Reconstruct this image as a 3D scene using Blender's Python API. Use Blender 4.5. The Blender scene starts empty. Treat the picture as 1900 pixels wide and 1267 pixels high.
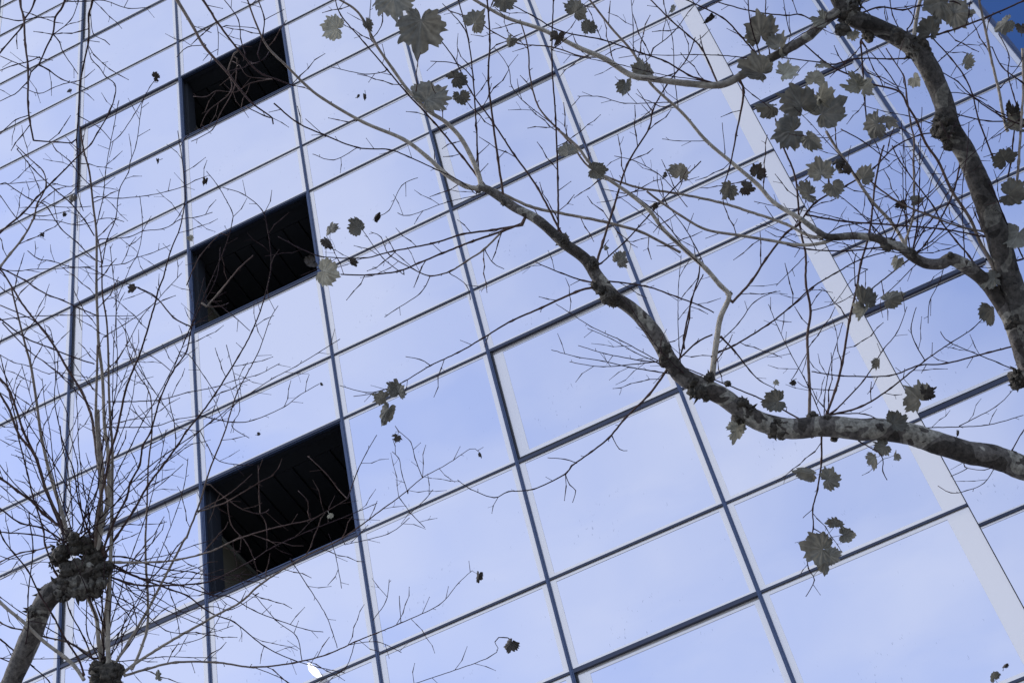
import bpy, bmesh, math, random
import numpy as np
from mathutils import Vector, noise, Matrix
R = math.radians
scene = bpy.context.scene
col = scene.collection

# ------------------------------------------------------------ camera
F, YAW, PITCH, ROLL = 2866.8, -0.21303, 0.82032, -0.27409
PW, PH = 1900.0, 1267.0
S = 9.2                       # metres from the camera to the facade
CAM = Vector((0, 0, 1.6))
fw = Vector((math.sin(YAW)*math.cos(PITCH), math.cos(YAW)*math.cos(PITCH), math.sin(PITCH)))
rt0 = Vector((math.cos(YAW), -math.sin(YAW), 0)); up0 = rt0.cross(fw)
rt = rt0*math.cos(ROLL) + up0*math.sin(ROLL); up = -rt0*math.sin(ROLL) + up0*math.cos(ROLL)
cd = bpy.data.cameras.new('camera'); cam = bpy.data.objects.new('camera', cd); col.objects.link(cam)
m = Matrix((rt, up, -fw)).transposed().to_4x4(); m.translation = CAM
cam.matrix_world = m
cd.sensor_width = 36; cd.lens = 36*F/PW; cd.clip_end = 2000; cd.clip_start = 0.05
scene.camera = cam

# ------------------------------------------------------------ sky and sun
SUN_EL, SUN_AZ = R(36), R(-97)        # azimuth from +Y (into the facade) towards +X
w = bpy.data.worlds.new('World'); scene.world = w; w.use_nodes = True
nt = w.node_tree; N = nt.nodes; L = nt.links
bg = N['Background']; bg.inputs['Strength'].default_value = 0.15
sky = N.new('ShaderNodeTexSky'); sky.sky_type = 'NISHITA'; sky.sun_disc = False
sky.sun_elevation = SUN_EL; sky.sun_rotation = SUN_AZ; sky.air_density = 1.0; sky.dust_density = 0.6; sky.ozone_density = 3.0
tc = N.new('ShaderNodeTexCoord'); mp = N.new('ShaderNodeMapping'); mp.inputs['Scale'].default_value = (1.0, 1.0, 2.2); mp.inputs['Location'].default_value=(3.1,1.7,0.4)
n1 = N.new('ShaderNodeTexNoise'); n1.inputs['Scale'].default_value = 5.5; n1.inputs['Detail'].default_value = 5; n1.inputs['Roughness'].default_value = .5
rm = N.new('ShaderNodeMapRange'); rm.inputs[1].default_value = .34; rm.inputs[2].default_value = .66; rm.inputs[3].default_value = 0.42; rm.inputs[4].default_value = 0.70
mx = N.new('ShaderNodeMixRGB'); mx.inputs[2].default_value = (4.7, 5.1, 5.7, 1)
L.new(tc.outputs['Generated'], mp.inputs['Vector']); L.new(mp.outputs[0], n1.inputs['Vector'])
vd = N.new('ShaderNodeVectorMath'); vd.operation = 'DOT_PRODUCT'; vd.inputs[1].default_value = (.30, -.60, .74)
nz_ = N.new('ShaderNodeVectorMath'); nz_.operation = 'NORMALIZE'; L.new(tc.outputs['Generated'], nz_.inputs[0]); L.new(nz_.outputs[0], vd.inputs[0])
gap = N.new('ShaderNodeMapRange'); gap.interpolation_type = 'SMOOTHSTEP'; gap.inputs[1].default_value = .945; gap.inputs[2].default_value = 1.0; gap.inputs[3].default_value = 1.0; gap.inputs[4].default_value = .42
L.new(vd.outputs['Value'], gap.inputs[0])
gm = N.new('ShaderNodeMath'); gm.operation = 'MULTIPLY'; L.new(gap.outputs[0], gm.inputs[1])
L.new(n1.outputs['Fac'], rm.inputs[0]); L.new(rm.outputs[0], gm.inputs[0]); L.new(gm.outputs[0], mx.inputs[0]); sg = N.new('ShaderNodeMixRGB'); sg.blend_type = 'MULTIPLY'; sg.inputs[0].default_value = 1; sg.inputs[2].default_value = (1.10, 1.22, 1.55, 1); L.new(sky.outputs[0], sg.inputs[1]); L.new(sg.outputs[0], mx.inputs[1])
L.new(mx.outputs[0], bg.inputs['Color'])
sd = bpy.data.lights.new('sun', 'SUN'); sd.energy = 1.7; sd.angle = R(14); sd.color = (1, .95, .88)
so = bpy.data.objects.new('sun', sd); col.objects.link(so)
sdir = Vector((math.sin(SUN_AZ)*math.cos(SUN_EL), math.cos(SUN_AZ)*math.cos(SUN_EL), math.sin(SUN_EL)))
so.rotation_euler = (-sdir).to_track_quat('-Z', 'Y').to_euler(); so.location = (0, 0, 60)
scene.view_settings.view_transform = 'Standard'; scene.view_settings.look = 'None'
scene.view_settings.exposure = 0.31; scene.view_settings.gamma = 1; scene.view_settings.use_curve_mapping = False

def dirpx(x, y): return fw + rt*((x-PW/2)/F) - up*((y-PH/2)/F)
def at(x, y, d): return CAM + dirpx(x, y)*d
def onplane(x, y, Y):
    d = dirpx(x, y); return CAM + d*((Y)/d.y)
def toimg(p):
    v = p - CAM; z = v.dot(fw)
    return PW/2 + F*v.dot(rt)/z, PH/2 - F*v.dot(up)/z, z

# ------------------------------------------------------------ materials
def mat(name, color=(.5,.5,.5), rough=.6, metal=0.0, spec=.5):
    mm = bpy.data.materials.new(name); mm.use_nodes = True
    b = mm.node_tree.nodes['Principled BSDF']
    b.inputs['Base Color'].default_value = (*color, 1); b.inputs['Roughness'].default_value = rough
    b.inputs['Metallic'].default_value = metal; b.inputs['Specular IOR Level'].default_value = spec
    return mm, mm.node_tree.nodes, mm.node_tree.links, b
def noise_bump(Nn, Ll, b, scale, strength, dist=.01, detail=4):
    t = Nn.new('ShaderNodeTexCoord'); n = Nn.new('ShaderNodeTexNoise'); n.inputs['Scale'].default_value = scale; n.inputs['Detail'].default_value = detail
    bp = Nn.new('ShaderNodeBump'); bp.inputs['Strength'].default_value = strength; bp.inputs['Distance'].default_value = dist
    Ll.new(t.outputs['Object'], n.inputs['Vector']); Ll.new(n.outputs['Fac'], bp.inputs['Height']); Ll.new(bp.outputs[0], b.inputs['Normal'])
    return t, n
def glass(name, tint):
    mm, Nn, Ll, b = mat(name, tint, .015, 1.0)
    t = Nn.new('ShaderNodeTexCoord')
    # specks of dirt and faint rain runs
    n = Nn.new('ShaderNodeTexNoise'); n.inputs['Scale'].default_value = 22; n.inputs['Detail'].default_value = 3
    m1 = Nn.new('ShaderNodeMapping'); m1.inputs['Scale'].default_value = (3, 3, .9)
    Ll.new(t.outputs['Object'], m1.inputs[0]); Ll.new(m1.outputs[0], n.inputs['Vector'])
    n2 = Nn.new('ShaderNodeTexNoise'); n2.inputs['Scale'].default_value = 2.1; Ll.new(t.outputs['Object'], n2.inputs['Vector'])
    r1 = Nn.new('ShaderNodeMapRange'); r1.inputs[1].default_value = .67; r1.inputs[2].default_value = .74
    r2 = Nn.new('ShaderNodeMapRange'); r2.inputs[1].default_value = .55; r2.inputs[2].default_value = .62
    Ll.new(n.outputs['Fac'], r1.inputs[0]); Ll.new(n2.outputs['Fac'], r2.inputs[0])
    mu = Nn.new('ShaderNodeMath'); mu.operation = 'MULTIPLY'; Ll.new(r1.outputs[0], mu.inputs[0]); Ll.new(r2.outputs[0], mu.inputs[1])
    mu2 = Nn.new('ShaderNodeMath'); mu2.operation = 'MULTIPLY'; mu2.inputs[1].default_value = .6; Ll.new(mu.outputs[0], mu2.inputs[0])
    c = Nn.new('ShaderNodeMixRGB'); c.inputs[1].default_value = (*tint, 1); c.inputs[2].default_value = (.25, .25, .3, 1)
    Ll.new(mu2.outputs[0], c.inputs[0]); Ll.new(c.outputs[0], b.inputs['Base Color'])
    # slight pillowing of the panes
    n3 = Nn.new('ShaderNodeTexNoise'); n3.inputs['Scale'].default_value = .8; n3.inputs['Detail'].default_value = 1
    Ll.new(t.outputs['Object'], n3.inputs['Vector'])
    bp = Nn.new('ShaderNodeBump'); bp.inputs['Strength'].default_value = 1; bp.inputs['Distance'].default_value = .008
    Ll.new(n3.outputs['Fac'], bp.inputs['Height'])
    # every pane is set at a very slightly different angle
    oi = Nn.new('ShaderNodeObjectInfo'); wn = Nn.new('ShaderNodeTexWhiteNoise'); wn.noise_dimensions = '1D'; Ll.new(oi.outputs['Random'], wn.inputs['W'])
    sb_ = Nn.new('ShaderNodeVectorMath'); sb_.operation = 'SUBTRACT'; sb_.inputs[1].default_value = (.5, .5, .5); Ll.new(wn.outputs['Color'], sb_.inputs[0])
    sc_ = Nn.new('ShaderNodeVectorMath'); sc_.operation = 'SCALE'; sc_.inputs['Scale'].default_value = .030; Ll.new(sb_.outputs[0], sc_.inputs[0])
    ad_ = Nn.new('ShaderNodeVectorMath'); Ll.new(sc_.outputs[0], ad_.inputs[0]); Ll.new(bp.outputs[0], ad_.inputs[1])
    nm_ = Nn.new('ShaderNodeVectorMath'); nm_.operation = 'NORMALIZE'; Ll.new(ad_.outputs[0], nm_.inputs[0]); Ll.new(nm_.outputs[0], b.inputs['Normal'])
    return mm
M = {}
M['glass'] = glass('reflective_glass', (.82, .80, .87))
M['glass_edge'] = glass('reflective_glass_edge', (.86, .85, .96))
M['blue_glass'] = glass('deep_blue_glass', (.10, .19, .36))
fr, Nn, Ll, b = mat('ceramic_frit', (1, .91, .84), .14, .46, .6)
noise_bump(Nn, Ll, b, 3, .05, .01)
M['frit'] = fr
mm, Nn, Ll, b = mat('blue_grey_metal', (.08, .11, .19), .38, .5)
t, n = noise_bump(Nn, Ll, b, 30, .15, .002)
rp = Nn.new('ShaderNodeValToRGB'); rp.color_ramp.elements[0].color = (.050, .068, .125, 1); rp.color_ramp.elements[1].color = (.095, .125, .21, 1)
n.inputs['Detail'].default_value = 6; Ll.new(n.outputs['Fac'], rp.inputs[0]); Ll.new(rp.outputs[0], b.inputs['Base Color'])
M['metal'] = mm
mm, Nn, Ll, b = mat('grey_transom_metal', (.055, .062, .095), .42, .4); noise_bump(Nn, Ll, b, 40, .15, .002); M['transom'] = mm
mm, Nn, Ll, b = mat('black_gasket', (.008, .009, .014), .6); noise_bump(Nn, Ll, b, 50, .2, .001); M['gasket'] = mm
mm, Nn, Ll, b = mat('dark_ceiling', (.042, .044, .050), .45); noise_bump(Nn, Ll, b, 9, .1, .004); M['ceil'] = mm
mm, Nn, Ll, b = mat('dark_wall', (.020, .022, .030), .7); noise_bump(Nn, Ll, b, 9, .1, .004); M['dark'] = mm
mm, Nn, Ll, b = mat('olive_wall', (.26, .23, .17), .8); noise_bump(Nn, Ll, b, 9, .1, .004); M['olive'] = mm
mm, Nn, Ll, b = mat('pale_strip', (.5, .5, .44), .6); noise_bump(Nn, Ll, b, 9, .1, .004); M['strip'] = mm
mm, Nn, Ll, b = mat('glossy_white', (.95, .95, .95), .4, 0, .8); noise_bump(Nn, Ll, b, 9, .1, .004); M['white'] = mm
mm, Nn, Ll, b = mat('paving', (.2, .2, .2), .85)
t, n = noise_bump(Nn, Ll, b, 3, .3, .02)
bk = Nn.new('ShaderNodeTexBrick'); bk.inputs['Scale'].default_value = 1.2; bk.inputs['Color1'].default_value = (.22,.215,.205,1); bk.inputs['Color2'].default_value = (.17,.168,.16,1); bk.inputs['Mortar'].default_value = (.08,.08,.08,1); bk.inputs['Mortar Size'].default_value = .01
Ll.new(t.outputs['Object'], bk.inputs['Vector']); Ll.new(bk.outputs['Color'], b.inputs['Base Color']); M['paving'] = mm
mm, Nn, Ll, b = mat('concrete', (.3, .3, .3), .8); noise_bump(Nn, Ll, b, 6, .3, .01); M['concrete'] = mm

# bark: attributes 'tone' (0 dark young twig .. 1 pale shoot) and 'old' (1 = old flaking bark)
mm, Nn, Ll, b = mat('plane_bark', (.1,.09,.08), .78, 0, .3)
t = Nn.new('ShaderNodeTexCoord')
at_t = Nn.new('ShaderNodeAttribute'); at_t.attribute_name = 'tone'
at_o = Nn.new('ShaderNodeAttribute'); at_o.attribute_name = 'old'
rp = Nn.new('ShaderNodeValToRGB'); e = rp.color_ramp.elements
e[0].position = 0; e[0].color = (.045, .021, .026, 1); e[1].position = 1; e[1].color = (.58, .51, .42, 1)
x = e.new(.35); x.color = (.14, .085, .070, 1); x = e.new(.6); x.color = (.34, .275, .225, 1)
Ll.new(at_t.outputs['Fac'], rp.inputs[0])
ns = Nn.new('ShaderNodeTexNoise'); ns.inputs['Scale'].default_value = 45; ns.inputs['Detail'].default_value = 6; Ll.new(t.outputs['Object'], ns.inputs['Vector'])
mr = Nn.new('ShaderNodeMapRange'); mr.inputs[1].default_value=.3; mr.inputs[2].default_value=.7; mr.inputs[3].default_value = .6; mr.inputs[4].default_value = 1.25; Ll.new(ns.outputs['Fac'], mr.inputs[0])
ml = Nn.new('ShaderNodeMixRGB'); ml.blend_type = 'MULTIPLY'; ml.inputs[0].default_value = 1; Ll.new(rp.outputs[0], ml.inputs[1]); Ll.new(mr.outputs[0], ml.inputs[2])
# patchy camouflage bark
nb = Nn.new('ShaderNodeTexNoise'); nb.inputs['Scale'].default_value = 7; nb.inputs['Detail'].default_value = 2.5; nb.inputs['Distortion'].default_value = .6; Ll.new(t.outputs['Object'], nb.inputs['Vector'])
rb = Nn.new('ShaderNodeValToRGB'); rb.color_ramp.interpolation = 'CONSTANT'; e = rb.color_ramp.elements
e[0].position = 0; e[0].color = (.095, .080, .068, 1); e[1].position = .44; e[1].color = (.215, .188, .165, 1)
x = e.new(.55); x.color = (.48, .44, .37, 1); x = e.new(.64); x.color = (.13, .108, .092, 1)
Ll.new(nb.outputs['Fac'], rb.inputs[0])
nf = Nn.new('ShaderNodeTexNoise'); nf.inputs['Scale'].default_value = 60; nf.inputs['Detail'].default_value = 8; nf.inputs['Roughness'].default_value = .7; Ll.new(t.outputs['Object'], nf.inputs['Vector'])
mr2 = Nn.new('ShaderNodeMapRange'); mr2.inputs[1].default_value=.35; mr2.inputs[2].default_value=.7; mr2.inputs[3].default_value = .3; mr2.inputs[4].default_value = 1.25; Ll.new(nf.outputs['Fac'], mr2.inputs[0])
ml2 = Nn.new('ShaderNodeMixRGB'); ml2.blend_type = 'MULTIPLY'; ml2.inputs[0].default_value = 1; Ll.new(rb.outputs[0], ml2.inputs[1]); Ll.new(mr2.outputs[0], ml2.inputs[2])
# burrs (old = 2) are darker, rough wood
sb = Nn.new('ShaderNodeMath'); sb.operation = 'SUBTRACT'; sb.inputs[1].default_value = 1; sb.use_clamp = True; Ll.new(at_o.outputs['Fac'], sb.inputs[0])
rk = Nn.new('ShaderNodeValToRGB'); rk.color_ramp.elements[0].position=.35; rk.color_ramp.elements[0].color = (.012,.011,.010,1); rk.color_ramp.elements[1].position=.68; rk.color_ramp.elements[1].color = (.17,.145,.115,1); Ll.new(nf.outputs['Fac'], rk.inputs[0])
dk = Nn.new('ShaderNodeMapRange'); dk.inputs[1].default_value = .1; dk.inputs[2].default_value = .5; dk.inputs[3].default_value = .5; dk.inputs[4].default_value = 1.05; Ll.new(at_t.outputs['Fac'], dk.inputs[0])  # low tone darkens old bark: puts shade into the colour of the D limbs
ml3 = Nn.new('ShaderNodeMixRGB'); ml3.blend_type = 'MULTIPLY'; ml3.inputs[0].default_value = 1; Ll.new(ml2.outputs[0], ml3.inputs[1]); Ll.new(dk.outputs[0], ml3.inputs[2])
mk = Nn.new('ShaderNodeMixRGB'); Ll.new(sb.outputs[0], mk.inputs[0]); Ll.new(ml3.outputs[0], mk.inputs[1]); Ll.new(rk.outputs[0], mk.inputs[2])
mo = Nn.new('ShaderNodeMixRGB'); cl = Nn.new('ShaderNodeClamp'); Ll.new(at_o.outputs['Fac'], cl.inputs[0]); Ll.new(cl.outputs[0], mo.inputs[0])
Ll.new(ml.outputs[0], mo.inputs[1]); Ll.new(mk.outputs[0], mo.inputs[2]); Ll.new(mo.outputs[0], b.inputs['Base Color'])
bp = Nn.new('ShaderNodeBump'); bp.inputs['Strength'].default_value = .8; bp.inputs['Distance'].default_value = .012; Ll.new(nf.outputs['Fac'], bp.inputs['Height']); 
bp2 = Nn.new('ShaderNodeBump'); bp2.inputs['Strength'].default_value = .5; bp2.inputs['Distance'].default_value = .006; Ll.new(nb.outputs['Fac'], bp2.inputs['Height']); Ll.new(bp.outputs[0], bp2.inputs['Normal']); Ll.new(bp2.outputs[0], b.inputs['Normal'])
M['bark'] = mm
def leafmat(name, c, vein, trans):
    mm, Nn, Ll, b = mat(name, c, .62, 0, .35)
    a = Nn.new('ShaderNodeAttribute'); a.attribute_name = 'vein'
    t = Nn.new('ShaderNodeTexCoord'); n = Nn.new('ShaderNodeTexNoise'); n.inputs['Scale'].default_value = 40; n.inputs['Detail'].default_value = 5
    Ll.new(t.outputs['Object'], n.inputs['Vector'])
    r = Nn.new('ShaderNodeMapRange'); r.inputs[1].default_value=.3; r.inputs[2].default_value=.7; r.inputs[3].default_value = .7; r.inputs[4].default_value = 1.3; Ll.new(n.outputs['Fac'], r.inputs[0])
    m1 = Nn.new('ShaderNodeMixRGB'); m1.inputs[1].default_value = (*c, 1); m1.inputs[2].default_value = (*vein, 1); Ll.new(a.outputs['Fac'], m1.inputs[0])
    m2 = Nn.new('ShaderNodeMixRGB'); m2.blend_type = 'MULTIPLY'; m2.inputs[0].default_value = 1; Ll.new(m1.outputs[0], m2.inputs[1]); Ll.new(r.outputs[0], m2.inputs[2])
    oi = Nn.new('ShaderNodeObjectInfo'); ov = Nn.new('ShaderNodeMapRange'); ov.inputs[3].default_value = .62; ov.inputs[4].default_value = 1.35; Ll.new(oi.outputs['Random'], ov.inputs[0])
    m3_ = Nn.new('ShaderNodeMixRGB'); m3_.blend_type = 'MULTIPLY'; m3_.inputs[0].default_value = 1; Ll.new(m2.outputs[0], m3_.inputs[1]); Ll.new(ov.outputs[0], m3_.inputs[2]); m2 = m3_
    Ll.new(m2.outputs[0], b.inputs['Base Color'])
    bp = Nn.new('ShaderNodeBump'); bp.inputs['Strength'].default_value = .5; bp.inputs['Distance'].default_value = .004; Ll.new(n.outputs['Fac'], bp.inputs['Height']); Ll.new(bp.outputs[0], b.inputs['Normal'])
    tr = Nn.new('ShaderNodeBsdfTranslucent'); Ll.new(m2.outputs[0], tr.inputs['Color'])
    ms = Nn.new('ShaderNodeMixShader'); ms.inputs[0].default_value = trans
    Ll.new(b.outputs[0], ms.inputs[1]); Ll.new(tr.outputs[0], ms.inputs[2]); Ll.new(ms.outputs[0], Nn['Material Output'].inputs['Surface'])
    return mm
M['g'] = leafmat('grey_green_leaf', (.185, .172, .138), (.29, .27, .22), .32)
M['l'] = leafmat('pale_leaf', (.34, .32, .25), (.45, .43, .35), .30)
M['m'] = leafmat('dry_dark_leaf', (.065, .052, .042), (.10, .085, .07), .12)
M['c'] = leafmat('curled_grey_leaf', (.21, .19, .15), (.32, .30, .25), .3)

# ------------------------------------------------------------ object helpers
def tag(o, label=None, cat=None, group=None, kind=None):
    for k, v in (('label', label), ('category', cat), ('group', group), ('kind', kind)):
        if v: o[k] = v
def empty(name, loc):
    o = bpy.data.objects.new(name, None); o.location = loc; col.objects.link(o); o.empty_display_size = .3; return o
def link(name, me, parent=None, loc=(0, 0, 0)):
    o = bpy.data.objects.new(name, me); col.objects.link(o)
    o.location = loc
    if parent: o.parent = parent
    return o
class MB:
    """collects boxes (world coordinates, stored relative to an origin)"""
    def __init__(s): s.v = []; s.f = []; s.m = []
    def box(s, x0, x1, y0, y1, z0, z1, mi=0):
        i = len(s.v)
        s.v += [(x0,y0,z0),(x1,y0,z0),(x1,y1,z0),(x0,y1,z0),(x0,y0,z1),(x1,y0,z1),(x1,y1,z1),(x0,y1,z1)]
        for q in ((0,3,2,1),(4,5,6,7),(0,1,5,4),(1,2,6,5),(2,3,7,6),(3,0,4,7)):
            s.f.append(tuple(i+k for k in q)); s.m.append(mi)
    def quad(s, a, b_, c, d, mi=0):
        i = len(s.v); s.v += [a, b_, c, d]; s.f.append((i, i+1, i+2, i+3)); s.m.append(mi)
    def build(s, name, mats, parent=None, org=(0,0,0), porg=(0,0,0), bevel=0):
        me = bpy.data.meshes.new(name)
        o = Vector(org)
        me.from_pydata([tuple(Vector(v)-o) for v in s.v], [], s.f)
        for q in (mats if isinstance(mats, (list, tuple)) else [mats]): me.materials.append(q)
        me.polygons.foreach_set('material_index', s.m); me.update()
        ob = link(name, me, parent, tuple(o-Vector(porg)))
        if bevel:
            bm = bmesh.new(); bm.from_mesh(me)
            bmesh.ops.bevel(bm, geom=bm.edges[:], offset=bevel, segments=1, affect='EDGES'); bm.to_mesh(me); bm.free()
        return ob

# ------------------------------------------------------------ ground
g = MB(); g.quad((-400,-400,0),(400,-400,0),(400,400,0),(-400,400,0))
go = g.build('ground', M['paving']); tag(go, kind='structure')

# ------------------------------------------------------------ glass building
X0, BAY, ZB, PT, W1, W2, RS, XC = -0.72516, 0.16097, 1.86589, 0.38359, 0.15124, 0.28925, 1.16707, 0.09119
def gx(v): return (X0 + v*BAY)*S
def bx(v): return gx(v) - (.10 if v >= 7 else 0)
def gz(k, i): return CAM.z + (ZB - k*PT - (0, W1, W2)[i])*S
FY, BY = S, S*RS
XCORNER = XC*S
rows = []
for k in range(-4, 6):
    for i in range(3):
        z = gz(k, i)
        if z > .5: rows.append((z, k, i))
rows.sort(reverse=True)
TOP, BOT = rows[0][0], .12
rows.append((BOT, 99, 0))
bld = empty('glass_building', (0, FY, 0)); BO = (0, FY, 0)
tag(bld, 'office building clad in sky-reflecting glass panels with three dark open windows in one column', 'building')
rng = random.Random(7)
def visible(x0, x1, z0, z1, Y, mrg=12):
    ps = [toimg(Vector((a, Y, c))) for a in (x0, x1) for c in (z0, z1)]
    if min(p[2] for p in ps) <= 0: return False
    xs = [p[0] for p in ps]; ys = [p[1] for p in ps]
    return max(xs) > -mrg and min(xs) < PW+mrg and max(ys) > -mrg and min(ys) < PH+mrg
rest = MB(); restf = MB(); restb = MB()
def panel(x0, x1, z0, z1, Y, window, fl, frr, ft, fb, gmat='glass'):
    """one glass pane between the joints; f* = widths of its printed border"""
    j = .006
    a0, a1, c0, c1 = x0+j, x1-j, z0+j, z1-j
    vis = visible(x0, x1, z0, z1, Y)
    org = ((a0+a1)/2, Y, (c0+c1)/2)
    tx, tz = rng.uniform(-.0036, .0036), rng.uniform(-.0036, .0036)
    yy = Y + (.024 if window else .008)
    if window: a0 += .026; c0 += .036; a1 -= .004; c1 -= .004
    def Q(x, y, z): return (x, y + (x-org[0])*tx + (z-org[2])*tz, z)
    def band(mb, x_0, x_1, z_0, z_1, y, mi=0): mb.quad(Q(x_0,y,z_0), Q(x_1,y,z_0), Q(x_1,y,z_1), Q(x_0,y,z_1), mi)
    pane = MB() if vis else (restb if gmat == 'blue_glass' else rest)
    mb = MB() if vis else restf
    band(pane, a0, a1, c0, c1, yy)
    if vis:   # thickness of the pane
        pane.quad(Q(a0,yy,c0), Q(a0,yy+.02,c0), Q(a1,yy+.02,c0), Q(a1,yy,c0)); pane.quad(Q(a0,yy,c1), Q(a1,yy,c1), Q(a1,yy+.02,c1), Q(a0,yy+.02,c1))
    yf = yy - .0025
    band(mb, a0, a0+fl, c0, c1, yf); band(mb, a1-frr, a1, c0, c1, yf)
    band(mb, a0+fl, a1-frr, c1-ft, c1, yf); band(mb, a0+fl, a1-frr, c0, c0+fb, yf)
    if not vis: return
    if window:
        root = empty('window', Vector(org)-Vector(BO)); root.parent = bld
        g_ = MB()
        g_.box(x0, x1, Y+.004, Y+.09, z0, c0); g_.box(x0, a0, Y+.004, Y+.09, c0, z1)
        g_.box(a0, x1, Y+.031, Y+.09, c1, z1)
        g_.build('gasket', M['gasket'], root, org, org)
        pane.build('pane', M[gmat], root, org, org); mb.build('printed_border', M['frit'], root, org, org)
    else:
        p = pane.build('glass_panel', M[gmat], bld, org, BO)
        if fl > 0: mb.build('printed_border', M['frit'], p, org, org)
openings = []
for r in range(len(rows)-1):
    z1, k, i = rows[r]; z0 = rows[r+1][0]
    for v in range(-14, 5):
        x0, x1 = gx(v), gx(v+1)
        if v == 4: x1 = XCORNER
        if v == 1 and i == 0 and -1 <= k <= 2 and k != 99:
            openings.append((x0, x1, z0, z1)); continue
        win = (i == 0 and v in (0, 3, -3, -6) and k != 99)
        if win: panel(x0, x1, z0, z1, FY, True, .095, .05, .05, .055)
        elif v == 4: panel(x0, x1, z0, z1, FY, False, .056, .168, .042, .036)
        else: panel(x0, x1, z0, z1, FY, False, .054+.006*rng.random(), .052, .036, .034)
    for v in range(5, 16):
        x0, x1 = bx(v), bx(v+1)
        if v == 5: x0 = XCORNER
        if v >= 7: panel(x0, x1, z0, z1, BY, False, 0, 0, 0, 0, 'blue_glass')
        else: panel(x0, x1, z0, z1, BY, i == 0 and v == 5, .04 if v == 6 else .09, .05 if v==5 else .07, .03, .045 if i == 0 and v == 5 else .028)
rg = rest.build('glazing', M['glass'], bld, BO, BO); rg['kind'] = 'stuff'
rb_ = restb.build('blue_glazing', M['blue_glass'], bld, BO, BO); rb_['kind'] = 'stuff'
rf = restf.build('printed_border', M['frit'], rg, BO, BO)
# return wall of the corner, parapet, base, core
mb = MB(); mb.box(XCORNER-.02, XCORNER-.002, FY+.05, BY, BOT, TOP); mb.build('return_wall', M['glass_edge'], bld, BO, BO)
mb = MB(); mb.box(gx(-14), XCORNER, FY-.06, FY+2.0, TOP+.03, TOP+.4); mb.box(XCORNER+.01, gx(16), BY-.06, BY+2.0, TOP+.03, TOP+.4); mb.build('parapet', M['metal'], bld, BO, BO)
mb = MB(); mb.box(gx(-14), XCORNER-.03, FY+2.6, FY+14, 0.02, TOP); mb.box(XCORNER+.01, gx(16), BY+2, BY+14, .02, TOP)
mb.box(gx(-14), gx(1)-.4, FY+.1, FY+2.59, .02, TOP-.2); mb.box(gx(2)+1.1, XCORNER-.03, FY+.1, FY+2.59, .02, TOP-.2)
mb.build('core', M['concrete'], bld, BO, BO)
mb = MB(); mb.box(gx(-14), XCORNER+.02, FY-.05, FY+.05, .0, BOT); mb.box(XCORNER+.03, gx(16), BY-.05, BY+.05, 0, BOT); mb.build('plinth', M['concrete'], bld, BO, BO)
# mullions
for v in range(-14, 5):
    x = gx(v); hw = .0155
    mb = MB(); mb.box(x-hw, x-.004, FY-.004, FY+.04, BOT, TOP); mb.box(x-.004, x+.004, FY-.009, FY+.04, BOT, TOP); mb.box(x+.004, x+hw, FY-.004, FY+.04, BOT, TOP)
    mb.build('mullion', M['metal'], bld, (x, FY, 0), BO)
mb = MB(); mb.box(XCORNER-.004, XCORNER+.0005, FY-.001, FY+.05, BOT, TOP); mb.build('corner_joint', M['gasket'], bld, (XCORNER, FY, 0), BO)
for v in range(6, 17):
    x = bx(v); hw = .020 if v < 7 else .024
    mb = MB(); mb.box(x-hw, x+hw, BY-.004, BY+.04, BOT, TOP); mb.box(x-.006, x+.004, BY-.010, BY-.0045, BOT, TOP)
    mb.build('mullion', M['metal'], bld, (x, BY, 0), BO)
# transoms
for (z, k, i) in rows:
    h = .0115
    mb = MB()
    for v in range(-14, 5):
        x0, x1 = gx(v)+.0160, gx(v+1)-.0160
        if v == 4: x1 = XCORNER-.005
        thick = (v in (0, 3, -3, -6) and i in (0, 1)) or (v == 1 and i in (0, 1) and -1 <= k <= 2)
        hh = .019 if thick else h
        mb.box(x0, x1, FY-.005, FY+.04, z-hh, z+.003); mb.box(x0, x1, FY-.001, FY+.04, z+.0035, z+hh)
    mb.build('transom', M['transom'], bld, (0, FY, z), BO)
    mb = MB()
    for v in range(5, 16):
        x0, x1 = bx(v)+.023, bx(v+1)-.036
        if v == 5: x0 = XCORNER+.001
        if v >= 7: continue
        hh = .024 if v == 5 and i in (0, 1) else .015
        mb.box(x0, x1, BY-.005, BY+.04, z-hh, z+.003); mb.box(x0, x1, BY-.001, BY+.04, z+.0035, z+hh)
    mb.build('transom', M['transom'], bld, (0, BY, z), BO)
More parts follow.
